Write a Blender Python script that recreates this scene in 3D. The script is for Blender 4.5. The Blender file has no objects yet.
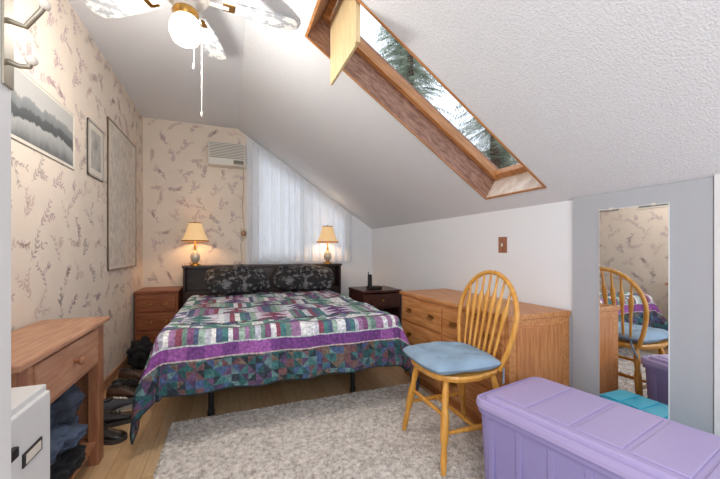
import bpy, bmesh, math, random
from mathutils import Vector, Matrix, noise
random.seed(7)
S=bpy.context.scene
S.view_settings.view_transform='Standard'
def lin(h):
    h=h.lstrip('#'); c=[int(h[i:i+2],16)/255 for i in (0,2,4)]
    return [(x/12.92 if x<=.04045 else ((x+.055)/1.055)**2.4) for x in c]
def newmat(name):
    m=bpy.data.materials.new(name); m.use_nodes=True
    nt=m.node_tree; return m,nt,nt.nodes['Principled BSDF']
def N(nt,t,**k):
    n=nt.nodes.new(t)
    for a,b in k.items(): setattr(n,a,b)
    return n
def mat(name,hx,rough=.5,metal=0,var=0,vs=20,bump=0,bs=80,emit=0,spec=.5,hx2=None,stretch=None,rp=(.35,.65)):
    m,nt,p=newmat(name); c=lin(hx)
    p.inputs['Base Color'].default_value=(*c,1)
    p.inputs['Roughness'].default_value=rough; p.inputs['Metallic'].default_value=metal
    p.inputs['Specular IOR Level'].default_value=spec
    if emit:
        p.inputs['Emission Color'].default_value=(*c,1); p.inputs['Emission Strength'].default_value=emit
    tc=N(nt,'ShaderNodeTexCoord'); mp=N(nt,'ShaderNodeMapping'); nt.links.new(tc.outputs['Object'],mp.inputs[0])
    if stretch: mp.inputs['Scale'].default_value=stretch
    if var or hx2:
        n=N(nt,'ShaderNodeTexNoise'); n.inputs['Scale'].default_value=vs; n.inputs['Detail'].default_value=5
        nt.links.new(mp.outputs[0],n.inputs['Vector'])
        r=N(nt,'ShaderNodeValToRGB'); nt.links.new(n.outputs['Fac'],r.inputs[0])
        r.color_ramp.elements[0].position=rp[0]; r.color_ramp.elements[1].position=rp[1]
        c2=lin(hx2) if hx2 else [min(1,x*(1+var)) for x in c]
        c1=c if hx2 else [x*(1-var) for x in c]
        r.color_ramp.elements[0].color=(*c1,1); r.color_ramp.elements[1].color=(*c2,1)
        nt.links.new(r.outputs[0],p.inputs['Base Color'])
        if emit: nt.links.new(r.outputs[0],p.inputs['Emission Color'])
    if bump:
        n=N(nt,'ShaderNodeTexNoise'); n.inputs['Scale'].default_value=bs; n.inputs['Detail'].default_value=3
        nt.links.new(mp.outputs[0],n.inputs['Vector'])
        b=N(nt,'ShaderNodeBump'); b.inputs['Strength'].default_value=bump; b.inputs['Distance'].default_value=.01
        nt.links.new(n.outputs['Fac'],b.inputs['Height']); nt.links.new(b.outputs[0],p.inputs['Normal'])
    return m
def wood(name,h1,h2,axis='y',rough=.4,sc=1):
    st={'x':(1.5,14,14),'y':(14,1.5,14),'z':(14,14,1.5)}[axis]
    return mat(name,h1,rough,hx2=h2,vs=4*sc,stretch=st,bump=.05,bs=10)

# ---------- builder ----------
class B:
    def __init__(s,name): s.name=name; s.v=[]; s.f=[]; s.m=[]; s.sm=[]; s.mats=[]
    def mi(s,m):
        if m not in s.mats: s.mats.append(m)
        return s.mats.index(m)
    def add(s,vs,fs,m,smooth=False,M=None):
        o=len(s.v); k=s.mi(m)
        for p in vs:
            p=Vector(p); s.v.append(tuple(M@p if M else p))
        for f in fs: s.f.append([i+o for i in f]); s.m.append(k); s.sm.append(smooth)
    def bmadd(s,bm,m,smooth=False,M=None):
        bm.verts.index_update(); s.add([v.co.copy() for v in bm.verts],[[v.index for v in f.verts] for f in bm.faces],m,smooth,M); bm.free()
    def box(s,lo,hi,m,bev=0,M=None):
        bm=bmesh.new(); bmesh.ops.create_cube(bm,size=1)
        for v in bm.verts: v.co=Vector([(lo[i]+hi[i])/2+v.co[i]*(hi[i]-lo[i]) for i in range(3)])
        if bev: bmesh.ops.bevel(bm,geom=bm.edges[:],offset=bev,segments=2,profile=.5,affect='EDGES')
        s.bmadd(bm,m,False,M)
    def loft(s,rings,m,smooth=True,cap=True,M=None,closed=True):
        n=len(rings[0]); vs=[p for r in rings for p in r]; fs=[]
        for i in range(len(rings)-1):
            for j in range(n if closed else n-1):
                fs.append([i*n+j,i*n+(j+1)%n,(i+1)*n+(j+1)%n,(i+1)*n+j])
        s.add(vs,fs,m,smooth,M)
        if cap:
            s.add(rings[0],[list(range(n))[::-1]],m,False,M); s.add(rings[-1],[list(range(n))],m,False,M)
    def tube(s,pts,r,m,seg=10,cap=True,M=None):
        pts=[Vector(p) for p in pts]
        if not isinstance(r,(list,tuple)): r=[r]*len(pts)
        rings=[]; up=None
        for i,p in enumerate(pts):
            t=(pts[min(i+1,len(pts)-1)]-pts[max(i-1,0)]).normalized()
            if up is None: up=Vector((0,0,1)) if abs(t.z)<.9 else Vector((1,0,0))
            a=t.cross(up).normalized(); b=a.cross(t).normalized(); up=b
            rings.append([p+r[i]*(a*math.cos(q)+b*math.sin(q)) for q in [2*math.pi*k/seg for k in range(seg)]])
        s.loft(rings,m,True,cap,M)
    def lathe(s,c,prof,m,seg=24,M=None,cap=True,pleat=0):
        rings=[]
        for r,z in prof:
            rings.append([Vector((c[0]+(r+(pleat if k%2 else 0))*math.cos(2*math.pi*k/seg),c[1]+(r+(pleat if k%2 else 0))*math.sin(2*math.pi*k/seg),c[2]+z)) for k in range(seg)])
        s.loft(rings,m,pleat==0,cap,M)
    def ball(s,c,r,m,sc=(1,1,1),seg=16,M=None):
        bm=bmesh.new(); bmesh.ops.create_uvsphere(bm,u_segments=seg,v_segments=seg//2+2,radius=r)
        for v in bm.verts: v.co=Vector([c[i]+v.co[i]*sc[i] for i in range(3)])
        s.bmadd(bm,m,True,M)
    def done(s,M=None):
        me=bpy.data.meshes.new(s.name); me.from_pydata(s.v,[],s.f)
        for m in s.mats: me.materials.append(m)
        me.polygons.foreach_set('material_index',s.m); me.polygons.foreach_set('use_smooth',s.sm); me.update()
        o=bpy.data.objects.new(s.name,me); S.collection.objects.link(o)
        if M: o.matrix_world=M
        return o
def rrect(hx,hy,r,z,cx=0,cy=0,n=5):
    P=[]
    for (sx,sy,a0) in ((1,1,0),(-1,1,90),(-1,-1,180),(1,-1,270)):
        for k in range(n+1):
            a=math.radians(a0+90*k/n); P.append((cx+sx*(hx-r)+r*math.cos(a),cy+sy*(hy-r)+r*math.sin(a),z))
    return P

H=1.05; XL=-.864; XR=1.861; YB=4.27; YF=-1.4; ZC=2.5
def sz(x): return min(ZC,2.568-.66*x)
XS=.103
# ---------- materials ----------
M_wp=mat('wallpaper','#e3d5c6',.85,var=.03,vs=3)
M_leaf1=mat('wallpaper_leaf_mauve','#c5adaf',.85); M_leaf2=mat('wallpaper_leaf_grey','#bcaea8',.85); M_leaf3=mat('wallpaper_leaf_pale','#d3bcb4',.85)
M_ceil=mat('ceiling_stipple','#e2e4e8',.95,var=.04,vs=130,bump=.45,bs=150)
M_white=mat('white_wall_paint','#e9ebef',.85,bump=.08,bs=200)
M_grey=mat('grey_panel_paint','#b0b2b7',.7,bump=.08,bs=160)
M_trim=mat('white_trim','#dfdfde',.5)
M_oak=wood('honey_oak','#b5733f','#cf935c','y')
M_oakz=wood('honey_oak_upright','#b06d3c','#ca8a54','z',.35)
M_oakx=wood('orange_wood','#9c582c','#b4733f','z')
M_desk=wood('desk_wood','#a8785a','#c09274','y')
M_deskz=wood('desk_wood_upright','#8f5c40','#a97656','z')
M_dark=wood('dark_walnut','#2a1a14','#3f281d','x',.35)
M_cherry=wood('dark_cherry','#3c1f1a','#532e26','z',.35)
M_brass=mat('brass','#b48a4a',.3,1); M_steel=mat('dark_steel','#1e1e20',.4,.3)
M_black=mat('black_plastic','#161617',.4)

# ---------- floor ----------
m,nt,p=newmat('oak_laminate')
tc=N(nt,'ShaderNodeTexCoord'); mp=N(nt,'ShaderNodeMapping'); mp.inputs['Rotation'].default_value=(0,0,math.radians(90))
nt.links.new(tc.outputs['Object'],mp.inputs[0])
br=N(nt,'ShaderNodeTexBrick'); br.offset=.37
br.inputs['Scale'].default_value=1; br.inputs['Brick Width'].default_value=.9; br.inputs['Row Height'].default_value=.075
br.inputs['Mortar Size'].default_value=.0012; br.inputs['Color1'].default_value=(*lin('#cfa678'),1); br.inputs['Color2'].default_value=(*lin('#ddbb90'),1)
br.inputs['Mortar'].default_value=(*lin('#a07850'),1)
nt.links.new(mp.outputs[0],br.inputs['Vector'])
mp2=N(nt,'ShaderNodeMapping'); mp2.inputs['Scale'].default_value=(30,2.5,1); nt.links.new(tc.outputs['Object'],mp2.inputs[0])
nz=N(nt,'ShaderNodeTexNoise'); nz.inputs['Scale'].default_value=3; nz.inputs['Detail'].default_value=6; nt.links.new(mp2.outputs[0],nz.inputs['Vector'])
mx=N(nt,'ShaderNodeMix',data_type='RGBA',blend_type='MULTIPLY'); mx.inputs[0].default_value=.5
nt.links.new(br.outputs[0],mx.inputs[6]); nt.links.new(nz.outputs['Fac'],mx.inputs[7])
r2=N(nt,'ShaderNodeMix',data_type='RGBA',blend_type='ADD'); r2.inputs[0].default_value=.1
nt.links.new(mx.outputs[2],r2.inputs[6]); nt.links.new(br.outputs[0],r2.inputs[7])
nt.links.new(r2.outputs[2],p.inputs['Base Color']); p.inputs['Roughness'].default_value=.35
M_floor=m
b=B('floor'); b.box((XL-.6,YF,-.05),(XR+.05,YB+.05,0),M_floor); b.done()

# ---------- wallpaper sprigs ----------
def sprigs(b,u0,u1,v0,v1,mapf,ok):
    step=.20; row=0; v=v0
    while v<v1:
        u=u0+(.5*step if row%2 else 0)
        while u<u1:
            cu=u+random.uniform(-.03,.03); cv=v+random.uniform(-.03,.03)
            base0=random.choice([.5,1.2,2.0,2.6,.9,-.4])+random.uniform(-.3,.3)
            ml=random.choice([M_leaf1,M_leaf1,M_leaf2,M_leaf3])
            def poly(pts):
                if all(ok(*q) for q in pts):
                    b.add([mapf(*q) for q in pts],[list(range(len(pts)))],ml)
            for br_ in range(2):
                base=base0+br_*random.choice([-.7,.7])
                L=random.uniform(.12,.19) if br_==0 else random.uniform(.06,.1); bend=random.choice([-1,1])*random.uniform(2,6)
                x,y,a=(cu-L/2*math.cos(base),cv-L/2*math.sin(base),base) if br_==0 else (cu,cv,base)
                n=6 if br_==0 else 4
                for i in range(n):
                    nx=x+L/n*math.cos(a); ny=y+L/n*math.sin(a)
                    w=.0013; dx,dy=-math.sin(a)*w,math.cos(a)*w
                    poly([(x-dx,y-dy),(nx-dx,ny-dy),(nx+dx,ny+dy),(x+dx,y+dy)])
                    for sd in (-1,1):
                        if random.random()<.15: continue
                        la=a+sd*random.uniform(.5,.95); ll=.040*random.uniform(.7,1.15)*(1-.35*i/n); lw=ll*.16
                        ca,sa=math.cos(la),math.sin(la)
                        poly([(nx+ca*t*ll-sa*q*lw,ny+sa*t*ll+ca*q*lw) for t,q in ((0,0),(.3,-.9),(.6,-.9),(1,0),(.6,.9),(.3,.9))])
                    x,y=nx,ny; a+=bend*L/n
            u+=step
        v+=step*.85; row+=1
b=B('wall_left'); b.box((XL-.08,.78,0),(XL,YB+.08,ZC),M_wp)
sprigs(b,.9,YB-.03,.05,ZC-.03,lambda u,v:(XL+.0006,u,v),lambda u,v:.8<u<YB and 0<v<ZC); b.done()
# back wall
b=B('wall_back')
HX0,HX1,HZ0=.32,1.45,.95
def hz(x): return sz(x)-.13
P=lambda pts,m:b.add([(x,YB,z) for x,z in pts],[list(range(len(pts)))],m)
P([(XL,0),(.21,0),(.21,sz(.21)),(XS,ZC),(XL,ZC)],M_wp)
P([(.21,0),(HX0,0),(HX0,sz(HX0)),(.21,sz(.21))],M_white)
P([(HX0,0),(HX1,0),(HX1,HZ0),(HX0,HZ0)],M_white)
P([(HX0,hz(HX0)),(HX1,hz(HX1)),(HX1,sz(HX1)),(HX0,sz(HX0))],M_white)
P([(HX1,0),(XR,0),(XR,sz(XR)),(HX1,sz(HX1))],M_white)
sprigs(b,XL+.1,.2,.05,ZC-.03,lambda u,v:(u,YB-.001,v),lambda u,v:XL<u<.205 and 0<v<sz(u)-.005); b.done()
b=B('window_1')
for q0,q1 in (((HX0,HZ0),(HX1,HZ0)),((HX0,HZ0),(HX0,hz(HX0))),((HX1,HZ0),(HX1,hz(HX1))),((HX0,hz(HX0)),(HX1,hz(HX1))),((.88,HZ0),(.88,hz(.88)))):
    b.tube([(q0[0],YB+.04,q0[1]),(q1[0],YB+.04,q1[1])],.03,M_trim,4)
b.done()
# right wall
b=B('wall_right'); b.add([(XR,YF,0),(XR,YB,0),(XR,YB,sz(XR)),(XR,YF,sz(XR))],[[0,1,2,3]],M_white); b.done()
b=B('door_1'); b.box((XR-.022,.742,.01),(XR-.001,1.342,sz(XR-.02)-.004),M_grey,.003); b.done()
b=B('trim_1'); b.box((XR-.03,.69,.0),(XR-.001,.738,sz(XR-.03)-.003),M_trim,.004); b.done()
b=B('baseboard_right'); b.box((XR-.014,1.346,0),(XR-.001,YB-.001,.09),M_trim,.003); b.done()
b=B('baseboard_left'); b.box((XL+.001,.79,0),(XL+.014,YB-.001,.08),M_desk,.003); b.done()
XP=-.354
b=B('wall_front'); b.box((XL,.735,0),(XP,.775,ZC),M_trim,.004); b.done()
# ceilings
b=B('ceiling'); b.add([(XL-.6,YF,ZC),(XS,YF,ZC),(XS,YB,ZC),(XL-.6,YB,ZC)],[[0,3,2,1]],M_ceil)
KX0,KX1,KY0,KY1=.426,1.73,1.437,1.915
def Q(x0,x1,y0,y1): b.add([(x0,y0,sz(x0)),(x1,y0,sz(x1)),(x1,y1,sz(x1)),(x0,y1,sz(x0))],[[0,3,2,1]],M_ceil)
Q(XS,XR,YF,KY0); Q(XS,XR,KY1,YB); Q(XS,KX0,KY0,KY1); Q(KX1,XR,KY0,KY1); b.done()
# skylight
al=math.atan(.66); e1=Vector((math.cos(al),0,-math.sin(al))); e3=Vector((math.sin(al),0,math.cos(al)))
MS=Matrix(((e1.x,0,e3.x,KX0),(0,1,0,KY0),(e1.z,0,e3.z,sz(KX0)),(0,0,0,1)))
L=(KX1-KX0)/math.cos(al); Wd=KY1-KY0
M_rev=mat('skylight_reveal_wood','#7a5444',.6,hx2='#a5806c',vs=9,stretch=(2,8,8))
M_sash=wood('skylight_sash_wood','#a8703f','#c48a58','x')
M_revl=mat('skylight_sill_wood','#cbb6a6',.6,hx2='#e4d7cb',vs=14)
M_glass=bpy.data.materials.new('window_glass'); M_glass.use_nodes=True; nt=M_glass.node_tree; nt.nodes.clear()
o_=N(nt,'ShaderNodeOutputMaterial'); t_=N(nt,'ShaderNodeBsdfTransparent'); g_=N(nt,'ShaderNodeBsdfGlossy'); g_.inputs['Roughness'].default_value=.02
x_=N(nt,'ShaderNodeMixShader'); x_.inputs[0].default_value=.06; nt.links.new(t_.outputs[0],x_.inputs[1]); nt.links.new(g_.outputs[0],x_.inputs[2]); nt.links.new(x_.outputs[0],o_.inputs[0])
b=B('window_2')
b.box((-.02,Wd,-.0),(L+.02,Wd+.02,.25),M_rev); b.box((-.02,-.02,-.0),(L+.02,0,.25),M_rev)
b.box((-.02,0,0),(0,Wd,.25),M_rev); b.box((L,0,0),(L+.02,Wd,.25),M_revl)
for lo,hi in (((-.012,Wd-.002,-.006),(L+.012,Wd+.01,.0)),((-.012,-.01,-.006),(L+.012,.002,.0)),((-.012,0,-.006),(.002,Wd,0)),((L-.002,0,-.006),(L+.012,Wd,0))): b.box(lo,hi,M_sash)
for lo,hi in (((0,Wd-.035,.15),(L,Wd,.21)),((0,0,.17),(L,.035,.21)),((0,0,.17),(.04,Wd,.21)),((L-.05,0,.16),(L,Wd,.21))): b.box(lo,hi,M_sash,.004)
b.box((.03,.03,.19),(L-.03,Wd-.03,.194),M_glass)
b.done(MS)
M_flap=wood('birch_plywood','#d9bf90','#e8d3a6','z',.5)
b=B('skylight_cover_panel'); b.box((.56,1.455,2.02),(.576,1.90,2.40),M_flap,.003)
b.box((.552,1.455,2.02),(.56,1.475,2.40),M_flap); b.done()
# trees outside
M_nd=mat('conifer_needles','#566c58',.8,hx2='#b4c0ae',vs=2.5); M_bark=mat('conifer_bark','#4a3d33',.9)
def tree(name):
    b=B(name); b.tube([(0,0,0),(0,0,14)],[.28,.03],M_bark,8)
    for i in range(700):
        z=random.uniform(2,13.7); Lb=((14-z)*.27+.3)*random.uniform(.6,1.1); a=random.uniform(0,6.283); d=Vector((math.cos(a),math.sin(a),0)); sd=Vector((-d.y,d.x,0))
        pts=[]; n=18
        for k in range(n+1):
            t=k/n; pts.append(Vector((0,0,z))+d*Lb*t+Vector((0,0,-.45*Lb*t*t+.1*t)))
        for k in range(1,n):
            w=.26*(1-k/n)*Lb*.5+.07
            for s_ in (-1,1):
                tip=pts[k]+sd*s_*w*random.uniform(.7,1.2)+d*w*.6+Vector((0,0,-.35*w+random.uniform(-.08,.04)))
                b.add([pts[k]-d*.012,pts[k]+d*.022,tip],[[0,1,2]],M_nd)
    return b.done()
t1=tree('conifer_tree'); t1.location=(5.2,9.0,-3.5)
for loc in ((7.6,8.0,-3.0),(3.4,10.5,-4.0),(8.6,5.6,-3.4),(6.3,11.5,-1.5),(9.5,9.5,-2)):
    o=t1.copy(); S.collection.objects.link(o); o.location=loc; o.rotation_euler[2]=random.random()*6

# ---------- curtain ----------
m=bpy.data.materials.new('sheer_curtain'); m.use_nodes=True; nt=m.node_tree; nt.nodes.clear()
o_=N(nt,'ShaderNodeOutputMaterial'); d_=N(nt,'ShaderNodeBsdfDiffuse'); d_.inputs[0].default_value=(.84,.85,.88,1); tr=N(nt,'ShaderNodeBsdfTranslucent'); tr.inputs[0].default_value=(.9,.92,.96,1)
x_=N(nt,'ShaderNodeMixShader'); tc=N(nt,'ShaderNodeTexCoord'); vo=N(nt,'ShaderNodeTexVoronoi'); vo.inputs['Scale'].default_value=22; nt.links.new(tc.outputs['Object'],vo.inputs['Vector'])
mr=N(nt,'ShaderNodeMapRange'); mr.inputs['To Min'].default_value=.22; mr.inputs['To Max'].default_value=.5; nt.links.new(vo.outputs['Distance'],mr.inputs[0]); nt.links.new(mr.outputs[0],x_.inputs[0])
nt.links.new(d_.outputs[0],x_.inputs[1]); nt.links.new(tr.outputs[0],x_.inputs[2]); nt.links.new(x_.outputs[0],o_.inputs[0])
b=B('curtain'); nx,nz_=260,24; rings=[]
for i in range(nx+1):
    x=.215+(1.55-.215)*i/nx; zt=sz(x)-.035
    rings.append([(x,YB-.03-.013*(math.sin(i*.33+1.2*math.sin(i*.06))+.4*math.sin(i*.9))*(.5+.4*j/nz_)-.003*math.sin(j*.9),zt+(.9-zt)*j/nz_) for j in range(nz_+1)])
b.loft(rings,m,True,False,closed=False)
b.tube([(.215,YB-.03,sz(.215)-.03),(1.56,YB-.03,sz(1.56)-.03)],.008,M_trim,8); b.done()

# ---------- AC ----------
M_ac=mat('ac_plastic','#dcd8cf',.5); M_acd=mat('ac_grille','#8d887e',.6)
b=B('air_conditioner'); b.box((-.21,YB-.15,2.02),(.19,YB-.002,2.28),M_ac,.012)
b.box((-.195,YB-.155,2.10),(.175,YB-.149,2.265),M_acd)
for i in range(9): b.box((-.195,YB-.162,2.108+i*.0175),(.175,YB-.152,2.116+i*.0175),M_ac)
b.box((.06,YB-.16,2.035),(.17,YB-.15,2.085),M_acd,.003); b.box((-.19,YB-.158,2.04),(.04,YB-.15,2.08),M_ac,.003)
for i in range(4): b.ball((.08+i*.024,YB-.162,2.06),.007,M_black)
b.done()
b=B('power_cord'); b.tube([(.17,YB-.012,2.03),(.175,YB-.012,1.8),(.16,YB-.012,1.55),(.18,YB-.012,1.35),(.175,YB-.02,1.25),(.14,YB-.012,1.1),(.16,YB-.012,.9)],.004,mat('cord_cream','#b7a58e',.6),6); b.done()
b=B('wall_outlet'); b.box((.135,YB-.01,1.19),(.21,YB-.001,1.30),mat('outlet_ivory','#c8b79d',.5),.003); b.lathe((0,0,0),[(.03,0),(.03,.02),(.022,.028)],M_deskz,20,M=Matrix.Translation((.175,YB-.01,1.25))@Matrix.Rotation(math.radians(90),4,'X')); b.done()

# ---------- pictures ----------
m,nt,p=newmat('lake_photo_print'); tc=N(nt,'ShaderNodeTexCoord'); sp=N(nt,'ShaderNodeSeparateXYZ'); nt.links.new(tc.outputs['Object'],sp.inputs[0])
mpp=N(nt,'ShaderNodeMapping'); mpp.inputs['Scale'].default_value=(1,1,.35); nt.links.new(tc.outputs['Object'],mpp.inputs[0])
nz=N(nt,'ShaderNodeTexNoise'); nz.inputs['Scale'].default_value=5; nz.inputs['Detail'].default_value=10; nz.inputs['Roughness'].default_value=.65; nt.links.new(mpp.outputs[0],nz.inputs['Vector'])
ma=N(nt,'ShaderNodeMath',operation='MULTIPLY_ADD'); ma.inputs[1].default_value=.22; nt.links.new(nz.outputs['Fac'],ma.inputs[0]); nt.links.new(sp.outputs['Z'],ma.inputs[2])
mr=N(nt,'ShaderNodeMapRange'); mr.inputs['From Min'].default_value=1.55+.11; mr.inputs['From Max'].default_value=1.85+.11; nt.links.new(ma.outputs[0],mr.inputs[0])
r=N(nt,'ShaderNodeValToRGB'); nt.links.new(mr.outputs[0],r.inputs[0]); e=r.color_ramp.elements
e[0].position=0; e[0].color=(*lin('#6a6c6d'),1); e[1].position=1; e[1].color=(*lin('#b6b5b2'),1)
for ps,c in ((.12,'#8f9191'),(.3,'#aaabaa'),(.33,'#4c5052'),(.47,'#5a5e60'),(.5,'#7c8082'),(.64,'#8e9192'),(.67,'#b9b8b5')): q=e.new(ps); q.color=(*lin(c),1)
nt.links.new(r.outputs[0],p.inputs['Base Color']); M_lake=m
M_paper=mat('cream_paper','#d9d2c6',.7); M_pf=wood('thin_frame_wood','#8b7560','#a38c74','z')
def pic(name,y0,y1,z0,z1,fr,mf,img,mb=None,t=.012):
    b=B(name); X=XL+.0012
    b.box((X,y0,z0),(X+t*.6,y1,z1),M_paper)
    for a,c in (((y0,z0),(y1,z0+fr)),((y0,z1-fr),(y1,z1)),((y0,z0),(y0+fr,z1)),((y1-fr,z0),(y1,z1))): b.box((X,a[0],a[1]),(X+t,c[0],c[1]),mf,.001)
    mg=mb or 0
    b.box((X,y0+fr+mg,z0+fr+mg),(X+t*.7,y1-fr-mg,z1-fr-mg),img); b.done()
pic('landscape_photo_print',1.72,2.50,1.53,1.86,.006,M_paper,M_lake,.012,.006)
pic('framed_picture',2.70,2.99,1.55,1.92,.014,mat('silver_frame','#a9a39b',.4),mat('small_print','#8c8c8a',.7,hx2='#c5c0b8',vs=9),.04)
pic('framed_map',3.10,3.93,.888,2.075,.012,M_pf,mat('map_paper','#c6bdb2',.7,hx2='#dfd5c9',vs=18,),.02)

# ---------- coat hook ----------
M_hook=mat('aged_metal','#9b9282',.35,.6)
b=B('coat_hook'); X=XP
b.box((X,.742,1.33),(X+.004,.772,1.51),M_hook,.001)
for z0,z1,o in ((1.445,1.484,.052),(1.375,1.382,.034)):
    b.tube([(X,.757,z0),(X+o*.5,.757,z0-.006),(X+o*.9,.757,z1-.012),(X+o,.757,z1)],[.005,.0045,.0045,.005],M_hook,8); b.ball((X+o,.757,z1),.009,M_paper)
b.done()

# ---------- ceiling fan ----------
FX,FY=-.195,1.86
M_fw=mat('fan_white','#e9e6df',.4); M_bl=mat('fan_blade_floral','#a9aeb6',.5,hx2='#ececea',vs=24,rp=(.42,.52))
M_globe=mat('lit_globe','#fff0d2',.4,emit=2.2)
b=B('ceiling_fan')
b.lathe((FX,FY,0),[(.0,ZC-.001),(.07,ZC-.001),(.075,ZC-.04),(.03,ZC-.06),(.03,ZC-.08),(.09,ZC-.09),(.11,ZC-.12),(.11,ZC-.19),(.08,ZC-.225),(.05,ZC-.23),(.05,ZC-.28),(.0,ZC-.28)],M_fw,32,cap=False)
b.lathe((FX,FY,0),[(.112,ZC-.145),(.114,ZC-.155),(.112,ZC-.165)],M_brass,32,cap=False)
b.lathe((FX,FY,0),[(.055,2.235),(.062,2.22),(.05,2.205),(.05,2.19)],M_brass,24)
b.lathe((FX,FY,0),[(.045,2.205),(.062,2.185),(.074,2.15),(.074,2.12),(.058,2.085),(.03,2.068),(.001,2.064)],M_globe,24)
for k in range(5):
    a=math.radians(4+72*k); R=Matrix.Translation((FX,FY,2.315))@Matrix.Rotation(a,4,'Z')@Matrix.Rotation(math.radians(8),4,'X')
    pts=[(.17,-.045),(.3,-.06),(.45,-.066),(.53,-.06),(.555,-.03),(.56,0),(.555,.03),(.53,.06),(.45,.066),(.3,.06),(.17,.045)]
    b.loft([[(x,y,-.004) for x,y in pts],[(x,y,.004) for x,y in pts]],M_bl,False,True,M=R)
    b.box((.09,-.016,-.012),(.2,.016,-.004),M_fw,.002,M=R); b.box((.17,-.035,-.01),(.23,.035,-.004),M_brass,.002,M=R)
for dx,dy,zl in ((.07,.03,1.76),(.04,-.03,1.97)):
    for i in range(int((2.2-zl)/.009)): b.ball((FX+dx,FY+dy,2.2-i*.009),.0018,M_fw,seg=6)
    b.tube([(FX+dx,FY+dy,2.2),(FX+dx,FY+dy,zl)],.001,M_fw,5)
    b.lathe((FX+dx,FY+dy,zl),[(.002,.0),(.005,-.01),(.005,-.025),(.002,-.03)],M_fw,8)
b.done()

# ---------- bed ----------
BX0,BX1,BY0,BY1,BT=-.36,1.12,2.08,3.98,.57
M_matt=mat('mattress_ticking','#d6d2ca',.8); M_spr=mat('box_spring','#8e8b88',.8)
b=B('bed')
b.box((BX0+.01,BY0+.01,.42),(BX1-.01,BY1,BT-.012),M_matt,.03); b.box((BX0+.015,BY0+.015,.305),(BX1-.015,BY1,.422),M_spr,.01)
for x in (BX0+.03,BX1-.06,.38): b.box((x,BY0+.03,.275),(x+.035,BY1,.307),M_steel)
for y in (BY0+.02,BY0+.235,3.2): b.box((BX0+.03,y,.27),(BX1-.03,y+.035,.305),M_steel)
for x in (-.10,.86):
    for y in (BY0+.25,3.215): b.tube([(x,y,.0),(x,y,.28)],.017,M_steel,12); b.tube([(x,y,0),(x,y,.03)],.022,M_black,12)
hx0,hx1,hy0,hy1,ht=-.445,1.32,4.0,4.225,.88
b.box((hx0-.01,hy0-.015,ht-.025),(hx1+.01,hy1,ht),M_dark,.004)
b.box((hx0,hy1-.015,0),(hx1,hy1,ht-.02),M_dark)
for x in (hx0,hx0+.5,hx1-.52,hx1-.02): b.box((x,hy0,0),(x+.02,hy1,ht-.02),M_dark,.002)
b.box((hx0,hy0,.58),(hx1,hy1,.6),M_dark); b.box((hx0,hy0+.005,.0),(hx1,hy0+.02,.58),M_dark)
b.box((hx0+.51,hy0+.004,.6),(hx1-.51,hy0+.018,ht-.03),M_dark,.003)
b.done()
# quilt
PAL_D=['#2a5054','#2e3844','#4c3c5a','#2a5758','#5c4463','#3c6a6a','#66474a','#242f36','#5c7a7d','#42567a','#6b5a50']
PAL_K=['#d6d8dc','#47787a','#b9bcc8','#7c4f76','#93ab9f','#e2e2e2','#505d7c','#99739a','#6a877e','#87485a']
def hsh(a,b_=0,c=0): return random.Random(int(a)*7349+int(b_)*911+int(c)*31+5).random()
HW=1.15; RD=.31; RT=1.72
def tri(s,r,c,pal,seed):
    X=(s+5)/c; Y=(r+5)/c; ix,iy=int(X),int(Y); fx,fy=X-ix,Y-iy
    h=(fx+fy<1) if (ix+iy)%2 else (fx<fy)
    return pal[int(hsh(ix,iy,seed+h)*len(pal))]
def qcol(s,r):
    side=(HW-abs(s))<(r+RD); e=min(HW-abs(s),r+RD); al_=r if side else s
    if e<.012: return '#243038'
    if e<.175: return tri(s,r,.045,PAL_D,7)
    if e<.185: return '#b9a9a4'
    if e<.25: return ['#874a92','#96589e','#6f3f80'][int(hsh((al_+5)//.09,9)*3)]
    if e<.265: return '#bccac6'
    if e<.40:
        k=int((al_+5)//.03); return PAL_K[int(hsh(k,3,side)*10)]
    if e<.42: return '#563560'
    if e<.49: return tri(s,r,.07,['#d3d7da','#477676','#d8dadc','#6f9484','#75609a'],3)
    by=(r+5.14)/.27; iy=int(by); fy=by-iy; bx=(s+5)/.24; ix=int(bx); fx=bx-ix
    if fy>.84: return tri(s,r,.045,PAL_D+['#b9bcc8','#7c4f76','#93ab9f'],5)
    if (ix+iy)%2==0:
        fy/= .84; g=(fy*3)%1; w=(1-g)*.42
        if abs(fx-.5)<w: return ['#5d346e','#7d3a56','#3f6e6c'][(ix+iy)%3]
        return ['#c3ced4','#a9c2b7','#c9c1cf'][iy%3]
    k=int(fx*7); return PAL_K[int(hsh(k+ix*7,iy,1)*10)]
nS,nR=280,240; xc=(BX0+BX1)/2; hw=(BX1-BX0)/2+.012; Rr=.045
vs=[];
def qpos(s,r):
    ex=abs(s)-(hw-Rr); ey=-(r-Rr+.0)
    dx=max(ex,0); dy=max(ey,0); d=math.hypot(dx,dy)
    X=xc+math.copysign(min(abs(s),hw-Rr),s); Y=BY0-.012+max(r,Rr)
    sg=1 if s>0 else -1
    puff=.004*abs(math.sin(s*30)*math.sin(r*30))+.02*noise.noise(Vector((s*3,r*3,1)))+.008*noise.noise(Vector((s*9,r*9,4)))
    z=BT+.018+puff
    if d>0:
        ux,uy=dx/d,dy/d
        if d<Rr*1.5708: o=Rr*math.sin(d/Rr); dr=Rr*(1-math.cos(d/Rr))
        else:
            q=d-Rr*1.5708; phi=math.atan2(dy,dx)
            wv=(.5+.5*math.sin((r if dx>dy else s)*17+2*math.sin(s*3)))*.035
            if dx>0 and dy>0: wv=.03+.05*math.sin(2*phi)**2+.025*math.sin(phi*9)
            o=Rr+q*.10+wv*min(1,q/.25); dr=Rr+q*.97
        X+=sg*ux*o; Y-=uy*o; z=BT+.018-dr+puff*max(0,1-d*4)
        if z<.02: z=.02+.004*random.random()
    return (X,Y,z)
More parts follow.
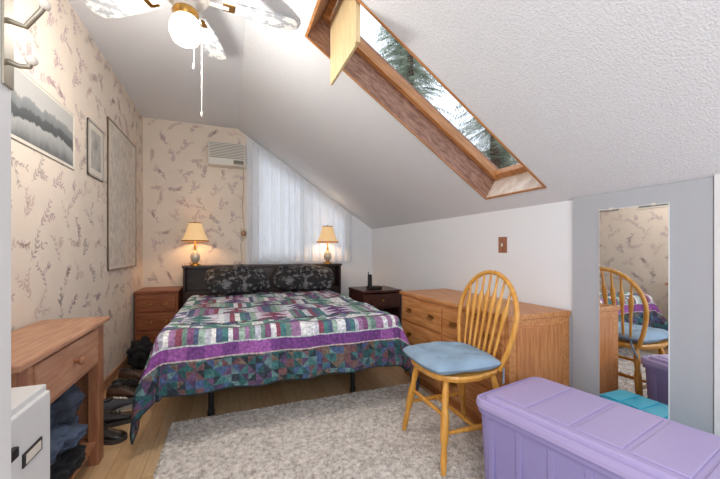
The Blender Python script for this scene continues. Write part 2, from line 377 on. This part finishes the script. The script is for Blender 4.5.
for j in range(nR+1):
    for i in range(nS+1): vs.append(qpos(-HW+2*HW*i/nS,-RD+(RT+RD)*j/nR))
fs=[];cols=[]
for j in range(nR):
    for i in range(nS):
        a=j*(nS+1)+i; fs.append((a,a+1,a+nS+2,a+nS+1))
        c=lin(qcol(-HW+2*HW*(i+.5)/nS,-RD+(RT+RD)*(j+.5)/nR)); k=.85+.3*random.random(); cols+= [c[0]*k,c[1]*k,c[2]*k,1]*4
me=bpy.data.meshes.new('quilt'); me.from_pydata(vs,[],fs); ca=me.color_attributes.new('Col','FLOAT_COLOR','CORNER'); ca.data.foreach_set('color',cols)
me.polygons.foreach_set('use_smooth',[True]*len(fs))
m,nt,p=newmat('patchwork_quilt'); at=N(nt,'ShaderNodeAttribute'); at.attribute_name='Col'; tc=N(nt,'ShaderNodeTexCoord')
nz=N(nt,'ShaderNodeTexNoise'); nz.inputs['Scale'].default_value=60; nz.inputs['Detail'].default_value=3; nt.links.new(tc.outputs['Object'],nz.inputs['Vector'])
mr=N(nt,'ShaderNodeMapRange'); mr.inputs['From Min'].default_value=.35; mr.inputs['From Max'].default_value=.65; mr.inputs['To Min'].default_value=.7; mr.inputs['To Max'].default_value=1.25; nt.links.new(nz.outputs['Fac'],mr.inputs[0])
vm=N(nt,'ShaderNodeVectorMath',operation='SCALE'); nt.links.new(at.outputs['Color'],vm.inputs[0]); nt.links.new(mr.outputs[0],vm.inputs['Scale']); nt.links.new(vm.outputs[0],p.inputs['Base Color'])
bp=N(nt,'ShaderNodeBump'); bp.inputs['Strength'].default_value=.4; bp.inputs['Distance'].default_value=.01; nt.links.new(nz.outputs['Fac'],bp.inputs['Height']); nt.links.new(bp.outputs[0],p.inputs['Normal'])
p.inputs['Roughness'].default_value=.9
me.materials.append(m); o=bpy.data.objects.new('patchwork_quilt',me); S.collection.objects.link(o)
so=o.modifiers.new('thick','SOLIDIFY'); so.thickness=.008; so.offset=-1
# pillows
def pillow(b,w,d,h,m,M=None,n=26,tuft=0,pw=4):
    for sgn in (1,-1):
        vv=[];ff=[]
        for j in range(n+1):
            for i in range(n+1):
                u=-1+2*i/n; v=-1+2*j/n
                k=(max(0,1-abs(u)**pw)*max(0,1-abs(v)**pw))**.5
                cr=1-.06*(u*u*v*v)
                z=sgn*h/2*k*(1+.35*noise.noise(Vector((u*2,v*2,sgn*3))))
                if tuft:
                    for tx,ty in ((-.4,-.4),(.4,-.4),(-.4,.4),(.4,.4)):
                        z-=sgn*h*.3*math.exp(-((u-tx)**2+(v-ty)**2)/.012)
                uu=u*(1-.05*v*v); vw=v*(1-.05*u*u)
                vv.append((uu*w/2*cr,vw*d/2*cr,z))
        for j in range(n):
            for i in range(n):
                a=j*(n+1)+i; q=[a,a+1,a+n+2,a+n+1]; ff.append(q if sgn>0 else q[::-1])
        b.add(vv,ff,m,True,M)
M_pil=mat('black_floral_pillow','#17171b',.8,hx2='#727275',vs=20,rp=(.50,.62))
for x,w,rz,ry in ((.10,.64,7,4),(.80,.68,-9,-4)):
    b=B('pillow'); pillow(b,w,.42,.20,M_pil,pw=2.2); o=b.done(Matrix.Translation((x,3.765,.745))@Matrix.Rotation(math.radians(rz),4,'Z')@Matrix.Rotation(math.radians(31),4,'X')@Matrix.Rotation(math.radians(ry),4,'Z'))

# ---------- bedside lamps ----------
m=bpy.data.materials.new('lamp_shade_fabric'); m.use_nodes=True; nt=m.node_tree; p=nt.nodes['Principled BSDF']
p.inputs['Base Color'].default_value=(*lin('#e6c490'),1); p.inputs['Roughness'].default_value=.9
p.inputs['Emission Color'].default_value=(*lin('#ffd298'),1); p.inputs['Emission Strength'].default_value=.4
M_shade=m; M_gl=mat('lamp_glass','#cfc6b4',.1,.3); M_trimb=mat('shade_trim','#8a5a2c',.7)
for x,y in ((-.335,4.085),(1.17,4.085)):
    b=B('table_lamp'); c=(x,y,.881)
    b.lathe(c,[(.055,0),(.055,.012),(.03,.02),(.02,.03)],M_brass,24)
    b.lathe(c,[(.02,.03),(.04,.05),(.05,.085),(.045,.12),(.025,.15),(.016,.165)],M_gl,24)
    b.lathe(c,[(.016,.165),(.012,.18),(.014,.2),(.008,.21),(.008,.40)],M_brass,16)
    b.lathe(c,[(.135,.27),(.115,.30),(.09,.36),(.07,.43),(.062,.465)],M_shade,48,cap=False,pleat=.003)
    b.lathe(c,[(.139,.262),(.138,.274)],M_trimb,48,cap=False); b.lathe(c,[(.065,.46),(.064,.47)],M_trimb,48,cap=False)
    b.ball((x,y,1.355),.01,M_brass)
    for k in range(3):
        a=k*2.094; b.tube([(x,y,1.335),(x+.063*math.cos(a),y+.063*math.sin(a),1.345)],.002,M_brass,5)
    b.done()
    l=bpy.data.lights.new('bulb','POINT'); l.energy=3.5; l.color=(1,.74,.46); l.shadow_soft_size=.03
    o=bpy.data.objects.new('lamp_bulb_light',l); o.location=(x,y,1.22); S.collection.objects.link(o)

# ---------- nightstands ----------
M_ns=wood('reddish_wood','#7d4224','#9b5c38','x')
b=B('nightstand'); x0,x1,y0,y1,zt=-.845,-.472,3.84,4.24,.645
b.box((x0-.004,y0-.015,zt-.025),(x1+.01,y1,zt),M_ns,.006)
b.box((x0,y0,.05),(x1,y1,zt-.024),M_ns,.003)
for z0,z1 in ((.44,.60),(.26,.42),(.08,.24)):
    b.box((x0+.02,y0-.014,z0),(x1-.02,y0+.002,z1),M_ns,.006)
    for xx in (x0+.12,x1-.12): b.tube([(xx-.03,y0-.016,(z0+z1)/2+.012),(xx-.02,y0-.03,(z0+z1)/2-.008),(xx+.02,y0-.03,(z0+z1)/2-.008),(xx+.03,y0-.016,(z0+z1)/2+.012)],.004,M_brass,6)
for xx in (x0,x1-.04):
    for yy in (y0,y1-.04): b.box((xx,yy,0),(xx+.04,yy+.04,.055),M_ns)
b.done()
b=B('nightstand'); x0,x1,y0,y1,zt=1.37,1.835,3.38,3.84,.60
b.box((x0-.01,y0-.015,zt-.025),(x1+.005,y1,zt),M_cherry,.005); b.box((x0,y0+.005,.04),(x0+.02,y1,zt-.02),M_cherry); b.box((x1-.02,y0+.005,.04),(x1,y1,zt-.02),M_cherry)
b.box((x0,y1-.02,.04),(x1,y1,zt-.02),M_cherry); b.box((x0,y0,.03),(x1,y1,.06),M_cherry); b.box((x0+.015,y0-.008,.42),(x1-.015,y0+.01,.56),M_cherry,.004); b.box((x0,y0+.01,.395),(x1,y1,.41),M_cherry)
b.ball(((x0+x1)/2,y0-.02,.49),.013,M_brass)
for xx in (x0,x1-.035):
    for yy in (y0,y1-.035): b.box((xx,yy,0),(xx+.035,yy+.035,.05),M_cherry)
b.done()
b=B('telephone'); c=(1.56,3.52,.601)
b.box((c[0]-.08,c[1]-.06,c[2]),(c[0]+.08,c[1]+.06,c[2]+.035),M_black,.01); b.box((c[0]-.075,c[1]-.02,c[2]+.03),(c[0]-.03,c[1]+.02,c[2]+.17),M_black,.01)
b.tube([(c[0]-.07,c[1],c[2]+.15),(c[0]-.07,c[1],c[2]+.2)],.005,M_black); b.box((c[0]+.0,c[1]-.04,c[2]+.034),(c[0]+.06,c[1]+.03,c[2]+.042),M_acd,.002); b.done()

# ---------- dresser ----------
b=B('dresser'); x0,x1,y0,y1,zt=1.385,1.84,1.36,2.54,.70
b.box((x0-.015,y0-.008,zt-.03),(x1+.005,y1+.015,zt),M_oak,.006)
b.box((x0,y0,.06),(x1,y1,zt-.028),M_oak,.003); b.box((x0+.02,y0+.01,0),(x1-.01,y1-.01,.06),M_oakx)
b.box((x0+.05,y0-.006,.1),(x1-.05,y0+.002,zt-.07),M_oakz,.003)
nc=2; cw=(y1-y0-.04)/nc
for k in range(nc):
    for z0,z1 in ((.08,.26),(.275,.455),(.47,.65)):
        ya=y0+.02+k*cw+.008; yb=ya+cw-.016
        b.box((x0-.014,ya,z0),(x0+.002,yb,z1),M_oak,.007)
        zm=(z0+z1)/2
        for ym in (ya+(yb-ya)*.22,ya+(yb-ya)*.78):
            b.box((x0-.017,ym-.04,zm-.008),(x0-.013,ym+.04,zm+.018),M_brass,.002)
            b.tube([(x0-.016,ym-.032,zm+.008),(x0-.030,ym-.024,zm-.012),(x0-.030,ym+.024,zm-.012),(x0-.016,ym+.032,zm+.008)],.004,M_brass,6)
b.done()
b=B('light_switch'); b.box((XR-.007,1.845,1.03),(XR-.0005,1.925,1.145),M_deskz,.003); b.box((XR-.014,1.88,1.075),(XR-.006,1.89,1.10),M_paper,.001); b.done()

# ---------- mirror ----------
m,nt,p=newmat('mirror_silver'); p.inputs['Metallic'].default_value=1; p.inputs['Roughness'].default_value=.01; p.inputs['Base Color'].default_value=(.95,.96,.97,1)
b=B('wall_mirror'); XX=XR-.023; y0,y1,z0,z1=.885,1.19,.27,1.262
b.box((XX-.006,y0,z0),(XX,y1,z1),M_trim); b.add([(XX-.0065,y0+.003,z0+.003),(XX-.0065,y1-.003,z0+.003),(XX-.0065,y1-.003,z1-.003),(XX-.0065,y0+.003,z1-.003)],[[0,1,2,3]],m)
for yy in (y0+.06,y1-.06): b.box((XX-.011,yy-.008,z1-.006),(XX,yy+.008,z1+.006),M_paper,.002)
b.done()

# ---------- windsor chair ----------
M_ch=wood('chair_golden_oak','#c98a34','#e0a650','z',.28)
b=B('windsor_chair')
def seat_ring(z,k): 
    P=[]
    for i in range(32):
        a=2*math.pi*i/32; c,s_=math.cos(a),math.sin(a)
        x=.205*math.copysign(abs(c)**.7,c); y=(.215 if c<0 else .20)*math.copysign(abs(s_)**.7,s_)
        P.append((x*k,y*k,z))
    return P
b.loft([seat_ring(.405,.9),seat_ring(.41,.97),seat_ring(.427,1),seat_ring(.438,.98)],M_ch,False)
lr=[.011,.016,.013,.019,.02,.014,.018,.012]
lt=[0,.15,.3,.33,.6,.7,.8,1]
legs=[]
for sx in (-1,1):
    for sy in (-1,1):
        p0=Vector((sx*.19+(.03 if sx>0 else 0),sy*.205,0)); p1=Vector((sx*.135,sy*.14,.41)); legs.append((p0,p1))
        b.tube([p0.lerp(p1,t) for t in lt],lr,M_ch,12)
for i,j in ((0,2),(1,3)):
    A=legs[i][0].lerp(legs[i][1],.42); C=legs[j][0].lerp(legs[j][1],.42)
    b.tube([A,A.lerp(C,.3),A.lerp(C,.5),A.lerp(C,.7),C],[.008,.011,.014,.011,.008],M_ch)
A=(legs[0][0].lerp(legs[0][1],.42)+legs[2][0].lerp(legs[2][1],.42))/2; C=(legs[1][0].lerp(legs[1][1],.42)+legs[3][0].lerp(legs[3][1],.42))/2
b.tube([A,A.lerp(C,.5),C],[.008,.013,.008],M_ch)
A=legs[0][0].lerp(legs[0][1],.6); C=legs[1][0].lerp(legs[1][1],.6); b.tube([A,A.lerp(C,.5),C],[.008,.012,.008],M_ch)
ZT=.91
def bx(z): return .16+(z-.43)*.19
def bowpt(q):
    th=math.pi*q; y=.228*math.cos(th); z=.67+(ZT-.67)*math.sin(th)
    return Vector((bx(z),y,z))
bow=[Vector((bx(.43),.165,.43)),Vector((bx(.51),.195,.51)),Vector((bx(.59),.217,.59))]+[bowpt(i/24) for i in range(25)]+[Vector((bx(.59),-.217,.59)),Vector((bx(.51),-.195,.51)),Vector((bx(.43),-.165,.43))]
b.tube(bow,.0125,M_ch,12)
for i in range(7):
    f=(i-3)/3; yt=f*.165; yb=f*.115; zt_=.67+(ZT-.67)*math.sqrt(1-(yt/.228)**2)
    P0=Vector((bx(.43)-.01,yb,.43)); P1=Vector((bx(zt_),yt,zt_))
    b.tube([P0.lerp(P1,t) for t in (0,.3,.5,.62,.72,.8,1)],[.006,.008,.009,.014,.015,.007,.006],M_ch,8)
M_cu=mat('blue_cushion','#8ba3b8',.9,var=.15,vs=7,bump=.25,bs=200)
pillow(b,.41,.42,.07,M_cu,Matrix.Translation((-.025,0,.470)),32,1,5)
for tx in (-.4,.4):
    for ty in (-.4,.4): b.ball((-.025+tx*.205,ty*.205,.484),.008,M_cu)
b.tube([(.16,.12,.46),(.19,.15,.43),(.17,.18,.37)],.005,M_cu); b.tube([(.16,-.12,.46),(.2,-.15,.43),(.18,-.17,.36)],.005,M_cu)
b.done(Matrix.Translation((1.12,1.485,.016))@Matrix.Rotation(math.radians(-3),4,'Z'))

# ---------- storage bins ----------
M_pl=mat('lilac_plastic_lid','#aa9cc6',.45); M_pb=mat('purple_plastic_body','#9085b4',.45)
def bin_(name,hx,hy,h,ml,mb,M):
    b=B(name)
    b.loft([rrect(hx*.88,hy*.92,.04,0),rrect(hx*.93,hy*.96,.045,h-.07),rrect(hx*.97,hy*.98,.05,h-.068),rrect(hx*.97,hy*.98,.05,h-.035)],mb,False)
    b.loft([rrect(hx,hy,.055,h-.045),rrect(hx,hy,.055,h-.03),rrect(hx*.985,hy*.99,.05,h-.015),rrect(hx*.95,hy*.975,.045,h-.012),rrect(hx*.93,hy*.965,.04,h-.02),rrect(hx*.88,hy*.93,.035,h-.02),rrect(hx*.85,hy*.915,.03,h-.004),rrect(hx*.82,hy*.90,.03,h)],ml,False)
    n=5; sy=hy*1.74/n
    for k in range(n):
        yc=-hy*.87+sy*(k+.5)
        b.box((-hx*.72,yc-sy*.44,h-.002),(hx*.72,yc+sy*.44,h+.005),ml,.004)
    for k in range(7):
        yc=-hy*.8+hy*1.6*k/6
        for sx in (-1,1): b.box((min(sx*hx*.90,sx*hx*.935),yc-.012,.03),(max(sx*hx*.90,sx*hx*.935),yc+.012,h-.08),mb,.003)
    for sy_ in (-1,1): b.box((-.09,min(sy_*hy*.97,sy_*hy*1.02),h-.06),(.09,max(sy_*hy*.97,sy_*hy*1.02),h-.03),ml,.006)
    b.done(M)
bin_('storage_bin',.235,.45,.42,M_pl,M_pb,Matrix.Translation((1.275,.757,.019))@Matrix.Rotation(math.radians(10),4,'Z'))
bin_('storage_bin',.122,.27,.272,mat('turquoise_plastic_lid','#2fb2cf',.4),mat('turquoise_plastic_body','#2898b5',.4),Matrix.Translation((1.712,.965,0)))

# ---------- rug ----------
m,nt,p=newmat('shag_rug'); tc=N(nt,'ShaderNodeTexCoord')
nz=N(nt,'ShaderNodeTexNoise'); nz.inputs['Scale'].default_value=38; nz.inputs['Detail'].default_value=6; nz.inputs['Roughness'].default_value=.75; nt.links.new(tc.outputs['Object'],nz.inputs['Vector'])
r=N(nt,'ShaderNodeValToRGB'); nt.links.new(nz.outputs['Fac'],r.inputs[0]); r.color_ramp.elements[0].position=.34; r.color_ramp.elements[1].position=.6
r.color_ramp.elements[0].color=(*lin('#968c84'),1); r.color_ramp.elements[1].color=(*lin('#ded6ce'),1); nt.links.new(r.outputs[0],p.inputs['Base Color']); p.inputs['Roughness'].default_value=1
x0,x1,y0,y1=-.32,1.36,.1,2.305; n1,n2=290,340; vs=[];fs=[]
for j in range(n2+1):
    for i in range(n1+1):
        ed=min(i,n1-i,j,n2-j); x=x0+(x1-x0)*i/n1; y=y0+(y1-y0)*j/n2
        z=.004+(.010*random.random()+.004*noise.noise(Vector((x*14,y*14,0))) )*(1 if ed>1 else .1)
        if ed<2: x+=random.uniform(-.008,.008); y+=random.uniform(-.008,.008)
        vs.append((x+random.uniform(-.003,.003),y+random.uniform(-.003,.003),max(.002,z)))
for j in range(n2):
    for i in range(n1): a=j*(n1+1)+i; fs.append((a,a+1,a+n1+2,a+n1+1))
me=bpy.data.meshes.new('shag_rug'); me.from_pydata(vs,[],fs); me.materials.append(m); o=bpy.data.objects.new('shag_rug',me); S.collection.objects.link(o)

# ---------- desk ----------
b=B('writing_desk'); x0,x1,y0,y1,zt=-.848,-.587,1.30,2.06,.71
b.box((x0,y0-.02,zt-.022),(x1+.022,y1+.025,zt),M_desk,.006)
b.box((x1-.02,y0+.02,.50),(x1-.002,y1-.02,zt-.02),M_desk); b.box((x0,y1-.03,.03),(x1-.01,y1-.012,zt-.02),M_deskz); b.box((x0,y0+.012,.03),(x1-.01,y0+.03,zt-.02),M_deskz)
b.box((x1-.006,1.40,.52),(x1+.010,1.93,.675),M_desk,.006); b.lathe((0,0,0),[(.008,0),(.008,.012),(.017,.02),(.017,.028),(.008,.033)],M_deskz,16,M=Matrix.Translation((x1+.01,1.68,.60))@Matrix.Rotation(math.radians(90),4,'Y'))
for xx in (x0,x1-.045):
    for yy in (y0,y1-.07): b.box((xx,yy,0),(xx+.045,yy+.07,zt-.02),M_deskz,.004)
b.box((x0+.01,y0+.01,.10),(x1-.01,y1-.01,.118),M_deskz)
b.done()
M_cab=mat('cabinet_white','#dcdcdc',.45)
b=B('filing_cabinet'); x0,x1,y0,y1,zt=-.84,-.468,.80,1.215,.67
b.box((x0,y0,.01),(x1-.012,y1,zt),M_cab,.004)
for z0,z1 in ((.03,.33),(.345,.655)):
    b.box((x1-.014,y0+.008,z0),(x1,y1-.008,z1),M_cab,.005)
    yc=(y0+y1)/2
    b.box((x1-.001,yc+.055,z1-.14),(x1+.004,yc+.145,z1-.105),M_black,.002); b.box((x1+.003,yc+.065,z1-.134),(x1+.005,yc+.135,z1-.111),M_paper)
    b.box((x1-.001,yc-.1,z1-.09),(x1+.012,yc+.02,z1-.065),M_steel,.003)
b.done()
# clothes
def heap(b,c,r,m,seed,sub=4,amp=.3):
    bm=bmesh.new(); bmesh.ops.create_icosphere(bm,subdivisions=sub+1,radius=1)
    for v in bm.verts:
        p=v.co.copy(); k=1+amp*noise.noise(p*2+Vector((seed,0,0)))+amp*1.2*(.3-abs(noise.noise(p*3.5+Vector((0,seed,0)))))+.10*noise.noise(p*9)
        v.co=Vector((c[0]+p.x*r[0]*k,c[1]+p.y*r[1]*k,max(.001,c[2]+p.z*r[2]*k)))
    b.bmadd(bm,m,True); return b
M_nav=mat('navy_fabric','#23262e',.9,hx2='#414c60',vs=8,bump=.3,bs=60); M_blk=mat('black_fabric','#17171a',.9,var=.3,bump=.3,bs=60)
M_dg=mat('denim_fabric','#2c3544',.9,hx2='#4b586e',vs=10,bump=.3,bs=60)
b=B('clothes_pile')
heap(b,(-.69,1.72,.41),(.10,.16,.08),M_nav,3.1)
heap(b,(-.69,1.66,.305),(.12,.19,.07),M_dg,9.1)
heap(b,(-.69,1.68,.20),(.115,.2,.08),M_blk,12.1)
b.done()
heap(B('backpack'),(-.71,3.50,.12),(.10,.16,.13),M_blk,8.3).done()
def shoe(x,y,rot,mu,ms,sc=1,tilt=0,z=0):
    b=B('shoe'); st=[(-.135,.020,.06),(-.128,.032,.10),(-.09,.037,.105),(-.045,.035,.095),(0,.036,.08),(.03,.040,.062),(.07,.046,.05),(.11,.042,.042),(.135,.026,.032),(.142,.012,.02)]
    rings=[]
    for X,w,h in st:
        rings.append([(X,w*math.cos(a)*(1 if math.sin(a)<.2 else .82),.02+max(0,(h-.02)*(math.sin(a)*.5+.5))) for a in [2*math.pi*k/16 for k in range(16)]])
    b.loft(rings,mu)
    ol=[(X*1.04,w*1.12) for X,w,h in st]; ol=ol+[(x_,-y_) for x_,y_ in ol[::-1]]
    b.loft([[(x_,y_,0) for x_,y_ in ol],[(x_,y_,.024) for x_,y_ in ol]],ms,False)
    b.ball((-.085,0,.100),.032,M_black,(1.3,.75,.28))
    for k in range(4): b.box((-.03+k*.02,-.02,.088-k*.0085),(-.022+k*.02,.02,.096-k*.0085),M_paper if mu.name.startswith('grey') else ms,.001)
    b.done(Matrix.Translation((x,y,z))@Matrix.Rotation(math.radians(rot),4,'Z')@Matrix.Rotation(math.radians(tilt),4,'X')@Matrix.Scale(sc,4))
M_s1=mat('black_leather','#1f1c1c',.35); M_s2=mat('brown_leather','#4c3226',.4); M_s3=mat('grey_sneaker','#505056',.7); M_so=mat('shoe_sole','#3a3531',.7); M_sw=mat('white_sole','#a8a39c',.6)
for x,y,r_,a_,c_,tl,zz in ((-.66,2.26,-28,M_s1,M_so,0,0),(-.645,2.42,22,M_s1,M_so,0,0),(-.66,2.62,48,M_s3,M_sw,0,0),(-.65,2.79,-12,M_s2,M_so,0,0),(-.67,2.97,34,M_s1,M_so,0,0),(-.67,3.15,-10,M_s2,M_so,0,0)):
    shoe(x,y,r_,a_,c_,1,tl,zz)

# ---------- world & lights ----------
w=bpy.data.worlds.new('World'); S.world=w; w.use_nodes=True; bg=w.node_tree.nodes['Background']
bg.inputs[0].default_value=(.82,.90,1,1); bg.inputs[1].default_value=1.8
l=bpy.data.lights.new('rear_fill','POINT'); l.energy=72; l.shadow_soft_size=.45; l.color=(1,.97,.95)  # added soft fill behind the camera, not a fixture of the house
o=bpy.data.objects.new('rear_fill_light',l); o.location=(-.2,-1.2,1.5); S.collection.objects.link(o)
l=bpy.data.lights.new('fan_light','POINT'); l.energy=26; l.shadow_soft_size=.08; l.color=(1,.95,.88)
o=bpy.data.objects.new('fan_bulb_light',l); o.location=(FX,FY,1.98); S.collection.objects.link(o)

cam=bpy.data.cameras.new('camera'); cam.lens=16.75; cam.sensor_width=36; cam.shift_y=10.5/720; cam.clip_start=.02
o=bpy.data.objects.new('camera',cam); S.collection.objects.link(o); o.location=(0,0,H); o.rotation_euler=(math.radians(90),0,-math.atan(132/335)); S.camera=o
